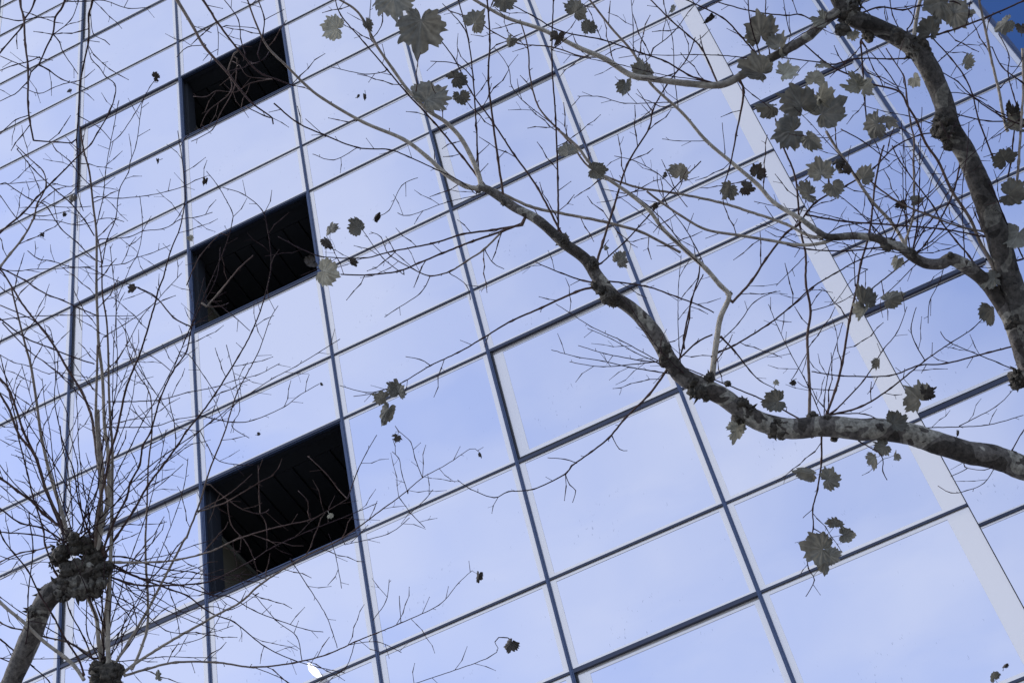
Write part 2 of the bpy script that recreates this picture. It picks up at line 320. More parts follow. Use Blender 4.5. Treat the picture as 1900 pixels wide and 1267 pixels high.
# the open windows with their dark rooms
for (x0, x1, z0, z1) in openings:
    org = ((x0+x1)/2, FY, (z0+z1)/2)
    root = empty('open_window', Vector(org)-Vector(BO)); root.parent = bld
    if not visible(x0, x1, z0, z1, FY): root.name = 'open_window'
    a0, a1, c0, c1 = x0+.0158, x1-.0158, z0+.0195, z1-.0195
    mb = MB(); t_ = .011
    mb.box(a0, a0+t_, FY+.002, FY+.035, c0, c1); mb.box(a1-t_, a1, FY+.002, FY+.035, c0, c1)
    mb.box(a0+t_, a1-t_, FY+.003, FY+.035, c1-t_, c1); mb.box(a0+t_, a1-t_, FY-.006, FY+.035, c0, c0+t_)
    mb.build('frame', M['metal'], root, org, org)
    L0, R0, D0, D1 = x0-.20, x1+.9, FY+.101, FY+2.5
    cz = z1+.02
    mb = MB()
    n = 13; wdt = (R0-L0)/n
    for q in range(n):
        mb.box(L0+q*wdt+.009, L0+(q+1)*wdt-.009, D0+.22, D1, cz+.004, cz+.03)
    mb.box(L0, R0, D0, D0+.21, cz, cz+.03); mb.box(L0, R0, D0, D1, cz+.045, cz+.06)
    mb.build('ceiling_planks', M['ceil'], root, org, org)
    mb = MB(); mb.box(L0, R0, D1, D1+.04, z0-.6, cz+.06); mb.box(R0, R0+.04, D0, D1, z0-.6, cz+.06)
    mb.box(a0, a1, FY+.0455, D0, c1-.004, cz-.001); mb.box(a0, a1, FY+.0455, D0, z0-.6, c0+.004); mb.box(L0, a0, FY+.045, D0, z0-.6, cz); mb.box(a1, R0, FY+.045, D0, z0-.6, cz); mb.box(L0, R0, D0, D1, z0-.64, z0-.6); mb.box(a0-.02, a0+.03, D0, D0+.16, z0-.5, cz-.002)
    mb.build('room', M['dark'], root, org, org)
    mb = MB(); mb.box(L0-.04, L0, D0, D1, z0-.6, cz-.12); mb.build('side_wall', M['olive'], root, org, org)
    mb = MB(); mb.box(L0-.04, L0+.015, D0, D1, cz-.119, cz-.06); mb.build('cornice', M['strip'], root, org, org)
    mb = MB(); mb.box(L0-.04, L0, D0, D1, cz-.059, cz+.06); mb.build('upper_side_wall', M['dark'], root, org, org)

# small white strip near the bottom of the picture, tilted towards the sun to shine
pts = [(570,1230),(575,1229),(584,1236),(591,1243),(597,1254),(588,1257),(580,1251),(573,1243)]
ctr = onplane(583, 1244, FY-.06); nn = (sdir + .9*(CAM-ctr).normalized()).normalized()
w3 = [CAM + dirpx(x, y)*((ctr-CAM).dot(nn)/dirpx(x, y).dot(nn)) for x, y in pts]
bm = bmesh.new(); c0 = sum(w3, Vector())/len(w3)
fv = [bm.verts.new(p-c0) for p in w3]; bk_ = [bm.verts.new(p-c0-nn*.004) for p in w3]
bm.faces.new(fv); bm.faces.new(bk_[::-1])
for q in range(len(pts)): bm.faces.new((fv[q], bk_[q], bk_[(q+1)%len(pts)], fv[(q+1)%len(pts)]))
bmesh.ops.recalc_face_normals(bm, faces=bm.faces[:])
me = bpy.data.meshes.new('white_strip'); bm.to_mesh(me); bm.free(); me.materials.append(M['white'])
o = link('white_strip', me, None, c0); tag(o, 'small bright white pointed strip on the glass just above a transom, below the open windows', 'white strip')

# ------------------------------------------------------------ trees
# traced lines: "tree w0 w1 [flags]: x,y ..."  (photo pixels; first point has width w0)
BR='''
1 40 42 L: -50,1440 -12,1340 18,1270 44,1212 62,1170 73,1139 88,1110 115,1088 150,1068 175,1045
1 34 38 L: -50,1500 110,1430 185,1330 195,1275 196,1250
1 9 3 p: 178,1030 184,1005 191,965 201,935 202,884 200,832 194,790 190,698 183,639 181,587 179,534 179,436 173,383 166,320 156,282 148,235
1 9 4 p: 178,1030 181,1000 188,940 182,830 178,770 180,690 181,640
1 6 5 p: 185,1005 198,930 192,884 188,840 184,800 182,760
1 10 2 p: 202,1225 200,1190 202,1126 204,1063 207,990 207.6,926 208.6,842 207,806 205,787 202,724 201,660 198,597 190,545 188,480 178,430
1 8 7 p: 188,1225 183,1190 179,1147 166,1114 160,1090
1 9 6 p: 190,1220 192,1169 198,1122 202,1080
1 5 1.3: 194,1028 217,994 249,945 274,901 301,865 329,827 346,800 369,772 400,730 442,662 468,614 490,555 503,492 497,429 486,390 450,360 413,348
1 5 1.2: 190,1023 213,964 234,926 242,895 259,863 265,827 280,800 297,740 320,690 346,652 356,606 383,540 416,463 431,411 429,390 405,346 383,318
1 6 1.4: 177,1019 179,979 187,922 196,884 205,838 217,800 232,728 249,681 261,652 284,576 295,534 303,516 316,467 333,425 343,372 341,320 333,267 330,243
1 8 3 p: 124,990 116,954 93,880 80,825 75,800 67,740 57,677 48,644 32,580 21,534
1 5 4: 122,998 114,969 88,914 69,853 50,815 42,796 19,728 0,703 -20,690
1 6 4: 118,990 84,905 63,842 36,808 22,772 12,751 -10,715
1 5 4: 116,981 80,952 63,933 32,910 0,886 -40,860
1 6 3: 187,890 179,840 174,800 168,766 147,719 126,686 95,633 46,570 23,534 5,505 -10,492
1 5 1.5 p: 202,1042 222,1043 253,1043 295,1042 329,1038 369,1029 400,1019 442,999 516,977 575,964 608,947 645,925
1 2 1: 645,925 663,874 680,840 699,807
1 4 1.4: 202,1069 242,1082 274,1086 327,1085 369,1082 400,1074 468,1039 508,1014 575,984 641,958 700,933
1 6 1 p: 213,1259 249,1232 295,1202 337,1177 375,1156 400,1141 446,1117 483,1084 553,1039 626,1003 666,977 710,944 751,914 784,886 828,862 872,833 886,836 891,840
1 5 1 p: 232,1253 274,1240 327,1228 400,1228 471,1237 545,1229 608,1213 659,1190 699,1174 744,1155 814,1122 850,1082 876,1058
1 6 1.2 p: 215,1228 242,1185 272,1135 295,1091 316,1051 341,1002 346,996 369,937 379,905 391,866 416,804 427,768 442,724 479,654 501,592 516,567
1 6 1.3 p: 246,1240 263,1200 274,1158 274,1101 271,1053 270,1000 272,958 274,895 276,853 282,800 278,732 253,690 238,652 232,614 217,591
1 7 6 p: 156,1261 139,1236 118,1217 82,1190 44,1154 10,1126 -10,1105
1 4 2.4: 156,1251 145,1221 120,1183 99,1143 74,1103 51,1057 25,1025 6,1000 0,985 -10,960
1 3.5 2.5: 171,1221 156,1183 131,1137 124,1115
1 2.5 1.5: 200,1262 183,1221 162,1175 161,1118 162,1080
1 3 2: 204,1221 196,1169 190,1126 185,1095
1 3 2: 196,1169 184,1138 175,1112
1 3.5 2.5 p: 162,1211 137,1196 116,1188 84,1181 46,1169 21,1164 0,1154 -10,1148
1 4 1.3: 202,1048 232,1061 274,1078 316,1093 348,1105 375,1126 400,1141 435,1154 490,1198 545,1224 590,1237 641,1248
1 3 1: 206,1044 253,1069 295,1078 337,1086 379,1099 400,1105 424,1106 471,1132 516,1150 567,1167 600,1172
1 3 1: 194,1032 232,1033 274,1046 316,1057 358,1061 400,1069 457,1065 494,1074
1 2.5 1: 202,1078 219,1118 236,1137 253,1160 274,1177
1 2 1: 187,1095 232,1114 270,1139 308,1169 348,1175 390,1173 433,1160
1 3.2 1.2: 168,996 147,935 137,874 118,825 112,800 107,776 101,740 103,690 97,627 91,608 84,603
1 2.4 1: 158,990 145,901 144,859 137,832 129,800 124,766 110,732 103,690
1 2 1.2: 135,979 133,937 126,874 114,817 112,790
1 2 1: 145,1000 166,935 179,918 184,860
1 3 2: 101,1059 84,1011 80,981 61,920 51,878 34,810 32,790 19,736 4,675
1 3 2.4: 152,1025 116,1002 78,979 38,970 0,943 -10,938
1 2.5 2: 110,1002 59,991 17,988 -10,985
1 2.5 2 p: 97,1012 63,1021 38,1025 0,1042 -10,1046
1 2 1: 63,1024 21,1036 0,1048
1 1.5 1: 105,975 63,956 32,939 0,918
1 2.2 2: 27,1263 42,1221 52,1164 52,1105 61,1021 55,968 54,950
1 2 1: 0,594 46,588 116,585 179,586 249,586
1 2.5 2: 0,591 48,627 95,646 137,663 175,675
1 2 1.6: 0,566 63,595 100,634
1 2 1.5: 4,599 53,650 84,673 116,700 147,732 173,760
1 2.5 2: 0,497 46,520 65,534 93,549 116,557 147,572 179,585
1 1.3 1: 0,658 25,672 53,679 91,694 105,690 175,703
1 2 1: 198,745 232,745 295,742 348,728 400,718 435,706 479,695 519,674
1 2 1: 200,793 284,791 327,778 369,770 400,751
1 2 1: 369,770 430,783 471,779 527,755 553,735 592,712
1 1.5 1: 181,365 221,368 274,363 312,355 341,346 362,335 384,327
1 1.5 1: 185,444 238,440 265,429 301,425 320,417 335,407 365,403 394,394
1 1.5 1: 185,495 232,489 253,478 278,471 316,455
1 1.5 1: 4,501 34,503 57,500 118,498 175,494
1 1.5 1: 51,465 72,481 95,484 131,495 164,497 190,509 221,522 253,533 289,553
1 1.6 1: 192,625 232,601 282,566 312,534 337,507
1 1.2 1: 211,681 238,635 261,591 282,566
1 2 2.4: 257,534 289,551 322,589 354,606
1 4 1.5: -10,438 0,431 42,396 69,366 101,334 145,290 169,267 181,247 202,211 213,179 213,156 196,143 183,124 169,110 164,88
1 5 1.5 p: -8,500 0,495 19,471 42,442 63,404 69,379 86,345 80,318 69,307 48,288 30,270
1 1.5 1: 0,362 25,398 48,425
1 1.6 1.6: 10,339 53,368 78,377 91,389 112,423 143,450 169,476 190,488
1 1.6 2: 32,277 63,315 101,351 131,377 158,410 175,438
1 1.5 1.5: 97,267 105,280 129,299 147,324 166,343
1 1.5 1: 42,396 80,401 129,391
1 1.4 1: 63,407 105,410 147,418 188,406 213,406 230,412
1 1.3 1: 82,374 101,383 133,385 169,383
1 1.3 1: 0,342 42,339 86,334
1 1.3 1: 101,341 126,346 175,346 217,352
1 2 1: 190,490 198,446 215,404 221,355 238,320 242,299 253,267 261,211 265,188 278,162 289,147
1 1.2 .9: 206,265 223,251 249,213 268,181
1 1.6 .9: 179,419 185,393 192,362 196,320 204,271 211,236 219,194 221,186
1 1 .9: 211,570 242,495 255,473 264,431 263,393 259,364
1 1.4 1: 232,610 270,700 300,745 330,790 372,800
1 1.4 1: 320,690 280,660 232,640
1 1.4 1: 297,740 262,690 240,655
1 1.4 1: 400,730 380,700 352,660 331,652
1 1.4 1: 420,640 435,700 445,760 430,790 462,812
1 1.6 1: 372,800 400,850 440,862 470,862
1 3 2 p: 383,569 409,540 442,500 470,474
1 2 1.5 p: 383,569 410,568 424,562
1 1.6 1.2: 398,560 435,588 464,614
1 2 1.4 p: 346,529 372,474 409,433
1 1.6 1: 320,690 356,600 400,520 409,459
1 2 1.4 p: 366,948 416,922 445,900 468,879
1 2.5 1.6 p: 366,950 395,940 424,929 479,896 508,881
1 2 1.4 p: 390,899 416,922 449,944 483,953 499,945
1 2 1.4 p: 483,953 481,922 479,863
1 1.5 1.3 p: 483,953 494,973 495,1014
1 1.8 1.3 p: 422,925 429,973 457,1006 472,1040 479,1069
1 1.7 1.3 p: 645,925 630,910 604,877 571,846
1 1.5 1.2 p: 571,950 571,930 553,910
1 1.6 1: 538,1036 571,1087 604,1139 616,1170 626,1201
1 1.4 1: 610,990 623,1032 634,1091
1 1.4 1: 560,1225 550,1180 512,1150 470,1100
1 1.4 1: 471,1237 530,1262 560,1290
1 1.3 1: 659,1190 640,1240 600,1260 570,1290
1 1.2 .9: 650,1195 700,1190 745,1210
1 1.4 1: 744,1155 742,1125 741,1105
1 1.2 .9: 692,1150 716,1115 722,1075
1 1.4 1: 757,915 746,880 740,850 728,838
1 1.6 1: 784,886 770,850 762,820 740,800 733,790
1 1.3 1: 744,927 765,955 788,978
1 1 .8: 760,953 790,925 803,908
1 1.3 .8: 700,1290 905,1220 918,1190 925,1182 942,1182
1 1.2 .9: 640,1010 720,990 760,960
1 1.3 1: 316,1140 390,1125 430,1130 480,1100
1 1.2 .9: 300,1200 380,1180 420,1120
1 3 1.5: 0,1185 30,1210 60,1235 90,1262 100,1280
1 1.5 1: 0,1220 60,1222 116,1221 170,1225
1 1.4 1: 0,1075 60,1045 95,1043
3 10 5 L: -400,-300 -60,-240 130,-160 200,-120 260,-110
3 5 3.5: 30,-120 37,0 44,34 47,84 52,126 52,190 55,223 62,261
3 2.5 2: 62,261 105,264 133,265 141,259
3 4 3: 90,-120 65,0 46,36 40,51 6,91 -8,110
3 6 1.4: 150,-120 121,0 103,32 98,63 84,93 73,118 57,135 54,148 42,162 27,175 0,188
3 5 1.4: 190,-120 172,0 165,27 164,76 154,126 148,160 146,200 144,232 142,261 145,309 144,351 150,379 155,392
3 1.7 1.7: -5,30 0,32 34,39 63,34 99,32
3 2.5 1.2: 73,121 91,131 114,147 148,159 164,167
3 2 1.2: 99,65 110,78 118,99 145,138
3 1.6 1.4: 101,63 131,38 145,4 148,-20
3 2 1.2: 120,3 160,3 192,1 238,16 282,13
3 1.8 1.5: 73,106 53,115 27,121 0,131
3 1.6 1.4: 57,131 38,121 0,104
3 1.3 1.1: 42,162 72,174 95,165 118,156 148,150
3 1.8 1.3: 52,215 29,223 0,249
3 1.3 .9: 165,76 185,79
3 1.3 .8: 168,27 173,63 194,75 204,84
3 1.7 1: 146,216 185,238 206,261
3 9 2.5: 260,-110 328,0 357,48 380,88 420,133 442,162 468,192 505,219 507,231
3 6 2.5: 300,-100 376,0 402,40 438,88 479,133 512,147 545,160
3 2.2 1.5: 505,219 490,215 460,200 455,197
3 2.4 1.4 p: 435,99 424,129 429,169 387,206 372,236
3 2 1.2 p: 440,110 435,162 409,210 394,241 355,263
3 1.8 1.4 p: 505,147 464,155 438,171 402,169 383,180 359,179
3 1.8 1.2 p: 505,147 460,142 445,122 431,114
3 2 1.6: 447,100 468,118 490,110 499,97
3 1.5 1.6: 416,0 442,37 447,74 455,100
3 2 1.8: 479,0 490,33 488,62 478,100
3 1.4 1: 490,38 527,18
3 1.3 1: 420,48 470,52 478,55
3 1.5 1.1: 357,48 380,56 392,61
3 1.5 1: 382,84 348,88 328,106
3 1.3 .9: 395,25 405,60 404,103
2 62 34 L: 2200,1160 2130,1000 2040,920 1960,885 1900,868 1850,850 1790,838 1740,822 1690,806 1640,797 1590,796 1530,790 1470,795 1420,785 1380,765 1345,738 1300,715 1265,697 1240,665
2 33 16 L: 1240,665 1215,620 1180,580 1140,550 1110,515 1085,480 1045,450 1000,410 955,385 905,352 888,348
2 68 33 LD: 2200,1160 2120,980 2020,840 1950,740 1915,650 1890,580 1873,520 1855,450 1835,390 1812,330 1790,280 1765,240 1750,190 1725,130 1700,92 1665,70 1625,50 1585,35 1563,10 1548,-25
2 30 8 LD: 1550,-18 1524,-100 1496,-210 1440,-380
2 6 2: 1524,-100 1590,-200 1640,-330
2 6 2: 1505,-180 1450,-230 1380,-330
2 36 26 L: 1945,745 1910,690 1892,640 1872,590 1830,525 1790,492
2 26 10 L: 1790,492 1764,481 1745,490 1716,488 1690,474 1672,459 1650,453 1624,442 1587,438 1539,440 1517,429 1487,407
2 9 3 p: 1487,407 1436,376 1406,343 1358,302 1310,261 1266,210 1207,155 1175,99 1134,52 1094,0 1085,-12
2 10 1.6 p: 890,350 865,346 828,324 792,291 747,258 674,227 600,184 567,158 534,125 497,88 475,44 459,0 455,-10
2 10 3 p: 893,345 884,313 858,261 828,228 795,206 758,169 729,129 699,85 674,37 655,15 622,-5
2 6 5 p: 905,352 920,354 983,383 1042,396 1127,413 1190,431 1241,457 1262,468
2 12 5 p: 1321,700 1329,636 1336,592 1347,566 1353,547 1336,529 1310,499 1274,466 1230,425 1204,390 1160,354 1116,324 1090,298 1072,273 1038,243
2 20 4 p: 1552,25 1532,37 1502,66 1473,85 1428,110 1377,140 1336,158 1274,155 1211,147 1171,140 1123,110 1072,88 1005,55 939,33 880,0 870,-8
2 4 2: 1336,158 1299,147 1278,140 1234,114 1190,99 1116,74 1042,59 987,29 932,0 920,-10
2 3.5 2.5: 1332,155 1303,92 1277,66 1244,37 1207,0
2 2.4 1.5: 1329,150 1307,99 1299,66
2 5 2: 1373,152 1380,173 1366,250 1353,313 1336,361
2 5 3: 935,375 935,372 924,295 915,228 906,147 909,74 904,0 903,-10
2 4.5 2: 1050,448 1046,442 998,350 954,287 913,225 873,169 843,110 810,66
2 4 2.4: 1036,440 1035,331 1031,221 1024,110 1027,0 1028,-10
2 4.5 2: 930,372 895,339 858,291 806,228 755,173 718,129 677,81 633,29 622,0
2 3 2: 888,325 884,239 878,147 869,74 850,0 846,-10
2 2 1.2: 707,0 710,40 700,62
2 1.6 1.2: 699,85 686,66 688,0
2 5 1.5: 968,418 913,427 858,435 802,452 729,466 674,479 600,477 589,475 553,459 516,439
2 4.5 2.4: 965,416 932,429 876,448 821,470 777,488 740,503 685,510 633,509
2 4 1.4 p: 928,433 898,463 865,485 836,503 799,512 766,499 722,472 707,440 688,431
2 1.6 1: 798,512 780,544 736,573 714,588
2 1.6 1: 900,464 915,488 935,499
2 1.3 1: 834,507 865,529 873,556
2 5 1.2: 1104,532 1068,542 1005,571 950,595 895,628 850,654 799,678 751,707 722,720 681,728 630,715
2 1.6 1: 799,678 780,667 753,662
2 1.3 1: 722,720 690,730 656,735
2 3.5 1.3: 1480,775 1421,744 1347,713 1274,684 1226,671 1153,632 1097,606 1057,580 1031,564
2 2 1: 1219,671 1120,680 1057,671
2 2 1: 1219,671 1190,669 1123,656 1073,641
2 5 1.4: 1237,687 1204,732 1160,776 1130,812 1097,838 1061,864 1049,879 990,907 943,912 917,923 873,907 849,890
2 1.6 1: 1070,859 1049,852 1016,849
2 1.6 1: 1049,879 1057,899 1068,910 1062,932
2 1.6 1: 1136,809 1149,833 1164,836
2 3 1.3: 1100,524 1082,521 1042,507 990,485
2 3 2: 1115,520 1197,531 1256,551 1299,567 1325,580
2 2.6 2: 1116,488 1160,448 1204,400 1250,350 1300,300
2 5 2: 1108,485 1119,448 1138,387 1164,306 1204,239 1211,206 1237,158 1274,110 1290,70
2 3 2: 1270,647 1269,625 1282,562 1296,514 1299,480
2 3 2: 1261,665 1268,640 1279,590 1283,555 1305,509
2 4 3: 1258,668 1292,636 1321,621
2 5 2.5: 1360,560 1395,521 1421,481 1458,433 1480,418 1513,376 1568,346 1620,313 1660,273 1706,251 1736,247
2 4 1.4: 1338,625 1362,650 1391,687 1410,706 1436,720
2 3.5 2.4: 1320,662 1336,652 1362,641 1425,602 1465,571 1506,534 1550,507 1598,481 1649,466
2 6 3: 1503,775 1502,768 1502,713 1498,628 1504,577 1495,525 1495,474 1484,418 1476,331 1450,265 1439,221
2 5 3.4: 1533,775 1535,765 1550,724 1563,673 1576,595 1590,532 1597,489 1613,433 1623,347 1632,300 1640,270
2 4.5 1.6: 1538,770 1598,754 1653,720 1716,669 1764,636 1804,610 1837,577
2 3 2: 1890,640 1834,654 1756,674 1705,678 1649,697 1561,697 1506,689
2 3 1.2: 1540,768 1550,761 1602,706 1638,650 1664,617 1683,569
2 2 1.3: 1893,691 1852,673 1764,636 1745,615
2 2.4 1.3: 1540,768 1605,768 1635,783 1650,795
2 1.8 1.2: 1690,800 1712,794 1826,789 1899,770
2 1.7 1.1: 1780,790 1848,754 1882,720
2 4 1.4: 1524,800 1524,855 1517,907 1508,944 1509,980 1498,1021 1500,1054 1511,1076 1495,1106
2 2 1.2: 1509,980 1539,997
2 1.2 .9: 1507,945 1490,960
2 2.4 1.4: 1590,805 1594,818 1635,844 1638,874 1646,890
2 1.6 1: 1790,850 1790,866 1826,872 1845,865
2 1.4 .9: 1845,868 1826,896 1793,910 1764,914 1740,901
2 1.3 .9: 1793,870 1764,884
2 2.2 1.4: 1878,835 1896,803 1910,785
2 2.5 6 p: 965,37 980,92 983,140 996,192 1013,217 1031,236 1061,269 1097,313 1175,346 1255,359 1336,376 1406,398 1458,416 1502,438 1524,440
2 7 4 p: 1548,441 1530,450 1484,455 1428,446 1373,437 1310,426 1263,400 1222,372 1200,355
2 2.6 2.2: 1649,462 1635,459 1568,466 1502,463 1460,455
2 8 6 p: 1695,75 1697,62 1701,31 1712,-15
2 4 3.5: 1680,85 1687,83 1710,73 1758,59 1829,33 1899,2 1912,-4
2 6 4 p: 1870,245 1867,237 1860,208 1853,166 1841,118 1829,57 1819,12 1816,-10
2 3 2: 1590,30 1592,28 1632,14 1675,19 1703,12 1770,3 1791,24
2 2 1.6: 1668,62 1668,54 1656,28 1651,0 1648,-10
2 2 1.8: 1683,66 1683,54 1692,43 1701,0
2 8 2.5: 1885,590 1867,567 1841,492 1819,451 1800,406 1770,361 1758,338 1741,300 1717,265 1701,225 1684,197 1668,170 1616,156 1583,142 1538,121 1493,83
2 2.4 1.5: 1684,197 1673,175 1644,130 1606,88
2 5 2 p: 1680,452 1680,447 1694,402 1696,347 1695,300 1696,260 1689,225 1682,175 1677,142 1656,110 1644,90
2 3 2: 1720,98 1701,106 1651,110 1592,109 1545,120 1521,116 1450,107
2 3.5 2.5: 1597,75 1597,80 1601,133 1604,182 1609,237
2 3 2: 1845,300 1841,289 1817,225 1805,178 1789,142 1765,109 1732,73
2 2.5 1.6: 1905,236 1899,234 1853,213 1805,180 1777,152 1748,135
2 2 1.4: 1905,225 1852,208 1800,177 1758,172
2 2.5 1.5: 1905,160 1895,152 1860,125 1841,88
2 2.2 1.6: 1885,190 1880,175 1870,135 1872,102 1853,64
2 1.6 1.2: 1857,163 1890,123 1898,107
2 2.6 2: 1890,224 1834,225 1777,213
2 4 2.4: 1817,504 1798,475 1774,447 1746,411 1732,383 1699,340 1670,300 1655,270
2 7 5 p: 1700,488 1689,473 1658,418 1616,371 1578,314 1568,298 1554,279 1533,244
2 2.5 4: 1616,537 1677,489 1696,475 1718,451 1744,409 1770,354 1782,300 1788,270
2 3 2.6: 1497,399 1568,411 1663,418 1746,425 1805,435 1828,440
2 4 3 p: 1832,432 1822,429 1782,421 1734,404 1699,390 1663,373 1625,345 1615,335
2 2 1.5: 1587,530 1585,485 1590,470
2 2 1.4: 880,149 850,120 799,114
2 1.6 1: 714,133 677,138 615,125
2 2 1.3: 869,74 858,48 821,7
2 2.2 1.6 p: 1120,107 1079,105 1024,88 961,81 917,61 880,37 832,20
2 1.6 1.1: 1038,240 976,192 950,162 943,125 917,88
2 1.7 1.2: 1180,105 1175,92 1175,48 1171,0
2 1.7 1.1: 1260,205 1259,203 1252,147 1248,74 1237,37
2 1.6 1.1: 1241,190 1160,192 1116,180 1072,179
2 1.8 1: 1211,206 1208,203 1182,166
2 1.4 .9: 1310,262 1260,262 1229,258
2 1.3 .9: 1345,285 1345,280 1340,228
2 3 2.4: 1405,105 1399,96 1373,66 1340,33 1274,0 1265,-8
2 2.5 2: 1532,52 1487,28 1458,29 1399,22 1329,4
2 2.5 2: 1412,115 1410,103 1392,40 1388,0
2 2.2 1.8: 1428,100 1421,40 1421,0
2 1.8 1.2: 1465,60 1458,29 1454,0
2 1.5 2.5: 883,361 858,339 806,313 758,291 722,278 663,274 600,250 552,228 508,192
2 1.3 1: 604,254 567,221
2 1.4 .9: 663,274 619,297 580,286
2 1.2 .9: 775,330 745,345 722,390 700,402
2 1.4 1: 900,360 830,375 760,400 738,395
2 1.8 1.1: 1212,90 1250,60 1280,20 1300,0
2 1.4 1: 1275,384 1230,330 1180,300 1140,290
2 2 1.2: 1273,466 1240,420 1200,380 1150,345 1110,330
2 1.8 1.2: 1330,640 1370,600 1400,560 1440,540
2 2.6 1.6: 1899,480 1880,440 1862,400 1850,370 1830,330
2 2.8 2: 1870,330 1876,300 1880,260 1886,200
2 4 5 p: 1897,90 1899,160 1896,210 1890,300 1884,370
2 2 1.4: 1560,240 1600,262 1650,300
2 1.5 1: 750,510 710,478 668,420
2 2 1.2: 1745,200 1775,262 1798,300 1818,330
2 1.6 1: 1510,534 1480,560 1440,590
2 1.4 1: 1610,500 1580,520 1550,560 1530,570
2 2 1.3: 1530,440 1560,420 1620,410 1660,380
2 2 1.3: 1690,474 1720,460 1760,430 1800,415
2 1.5 1: 1495,474 1470,500 1440,530
2 1.6 1: 1504,577 1560,560 1590,540
2 1.6 1: 1500,650 1478,690 1468,705
2 1.6 1: 1550,724 1500,720 1480,708
2 1.4 1: 1755,480 1744,520 1725,560 1722,600
2 2 1.2: 1716,669 1700,640 1690,610 1700,570
2 1.8 1.1: 1700,490 1650,540 1620,560
'''
# burr lumps: tree x y radius
LUMPS='''
1 66 1135 19;1 92 1104 23;1 118 1094 28;1 146 1084 29;1 172 1090 22;1 128 1058 22;1 114 1026 22;1 150 1052 22;1 176 1038 27;1 186 1062 20;1 138 1000 14;1 126 994 13;1 176 1016 16;1 104 1040 16;1 152 1004 10;1 188 1080 14
1 196 1256 30;1 182 1242 18;1 214 1248 18;1 190 1272 27;1 196 1226 12;1 210 1270 20
1 160 1014 17;1 142 1016 15;1 196 1052 16
2 1290 728 15;2 1310 738 8;2 1372 786 11;2 1435 802 14;2 1452 808 9;2 1475 804 7;2 1505 806 7;2 1548 812 8;2 1350 712 7
2 1045 447 15;2 1100 488 12;2 1106 530 11;2 1132 552 17;2 1118 540 12;2 1142 560 12;2 1205 600 8;2 1230 650 13;2 1238 668 13;2 1298 728 18;2 1284 710 14;2 1316 700 12;2 1374 748 15;2 1388 764 18;2 1370 778 14;2 1436 790 16;2 1448 800 13;2 1508 774 11;2 1534 776 9;2 1640 806 14;2 1620 790 9;2 1880 846 12
2 1573 28 23;2 1564 55 14;2 1610 66 14;2 1582 14 18;2 1662 68 14;2 1698 92 23;2 1716 104 18;2 1690 82 17;2 1748 225 18;2 1756 248 17;2 1742 244 16;2 1762 268 14;2 1895 700 22;2 1898 668 14;2 1886 712 13
2 1649 453 14;2 1762 476 9;2 1692 470 11;2 1660 456 10;2 1353 545 6;2 890 350 9;2 1524 438 8;2 1330 158 7;2 1882 600 18;2 935 376 7;
'''
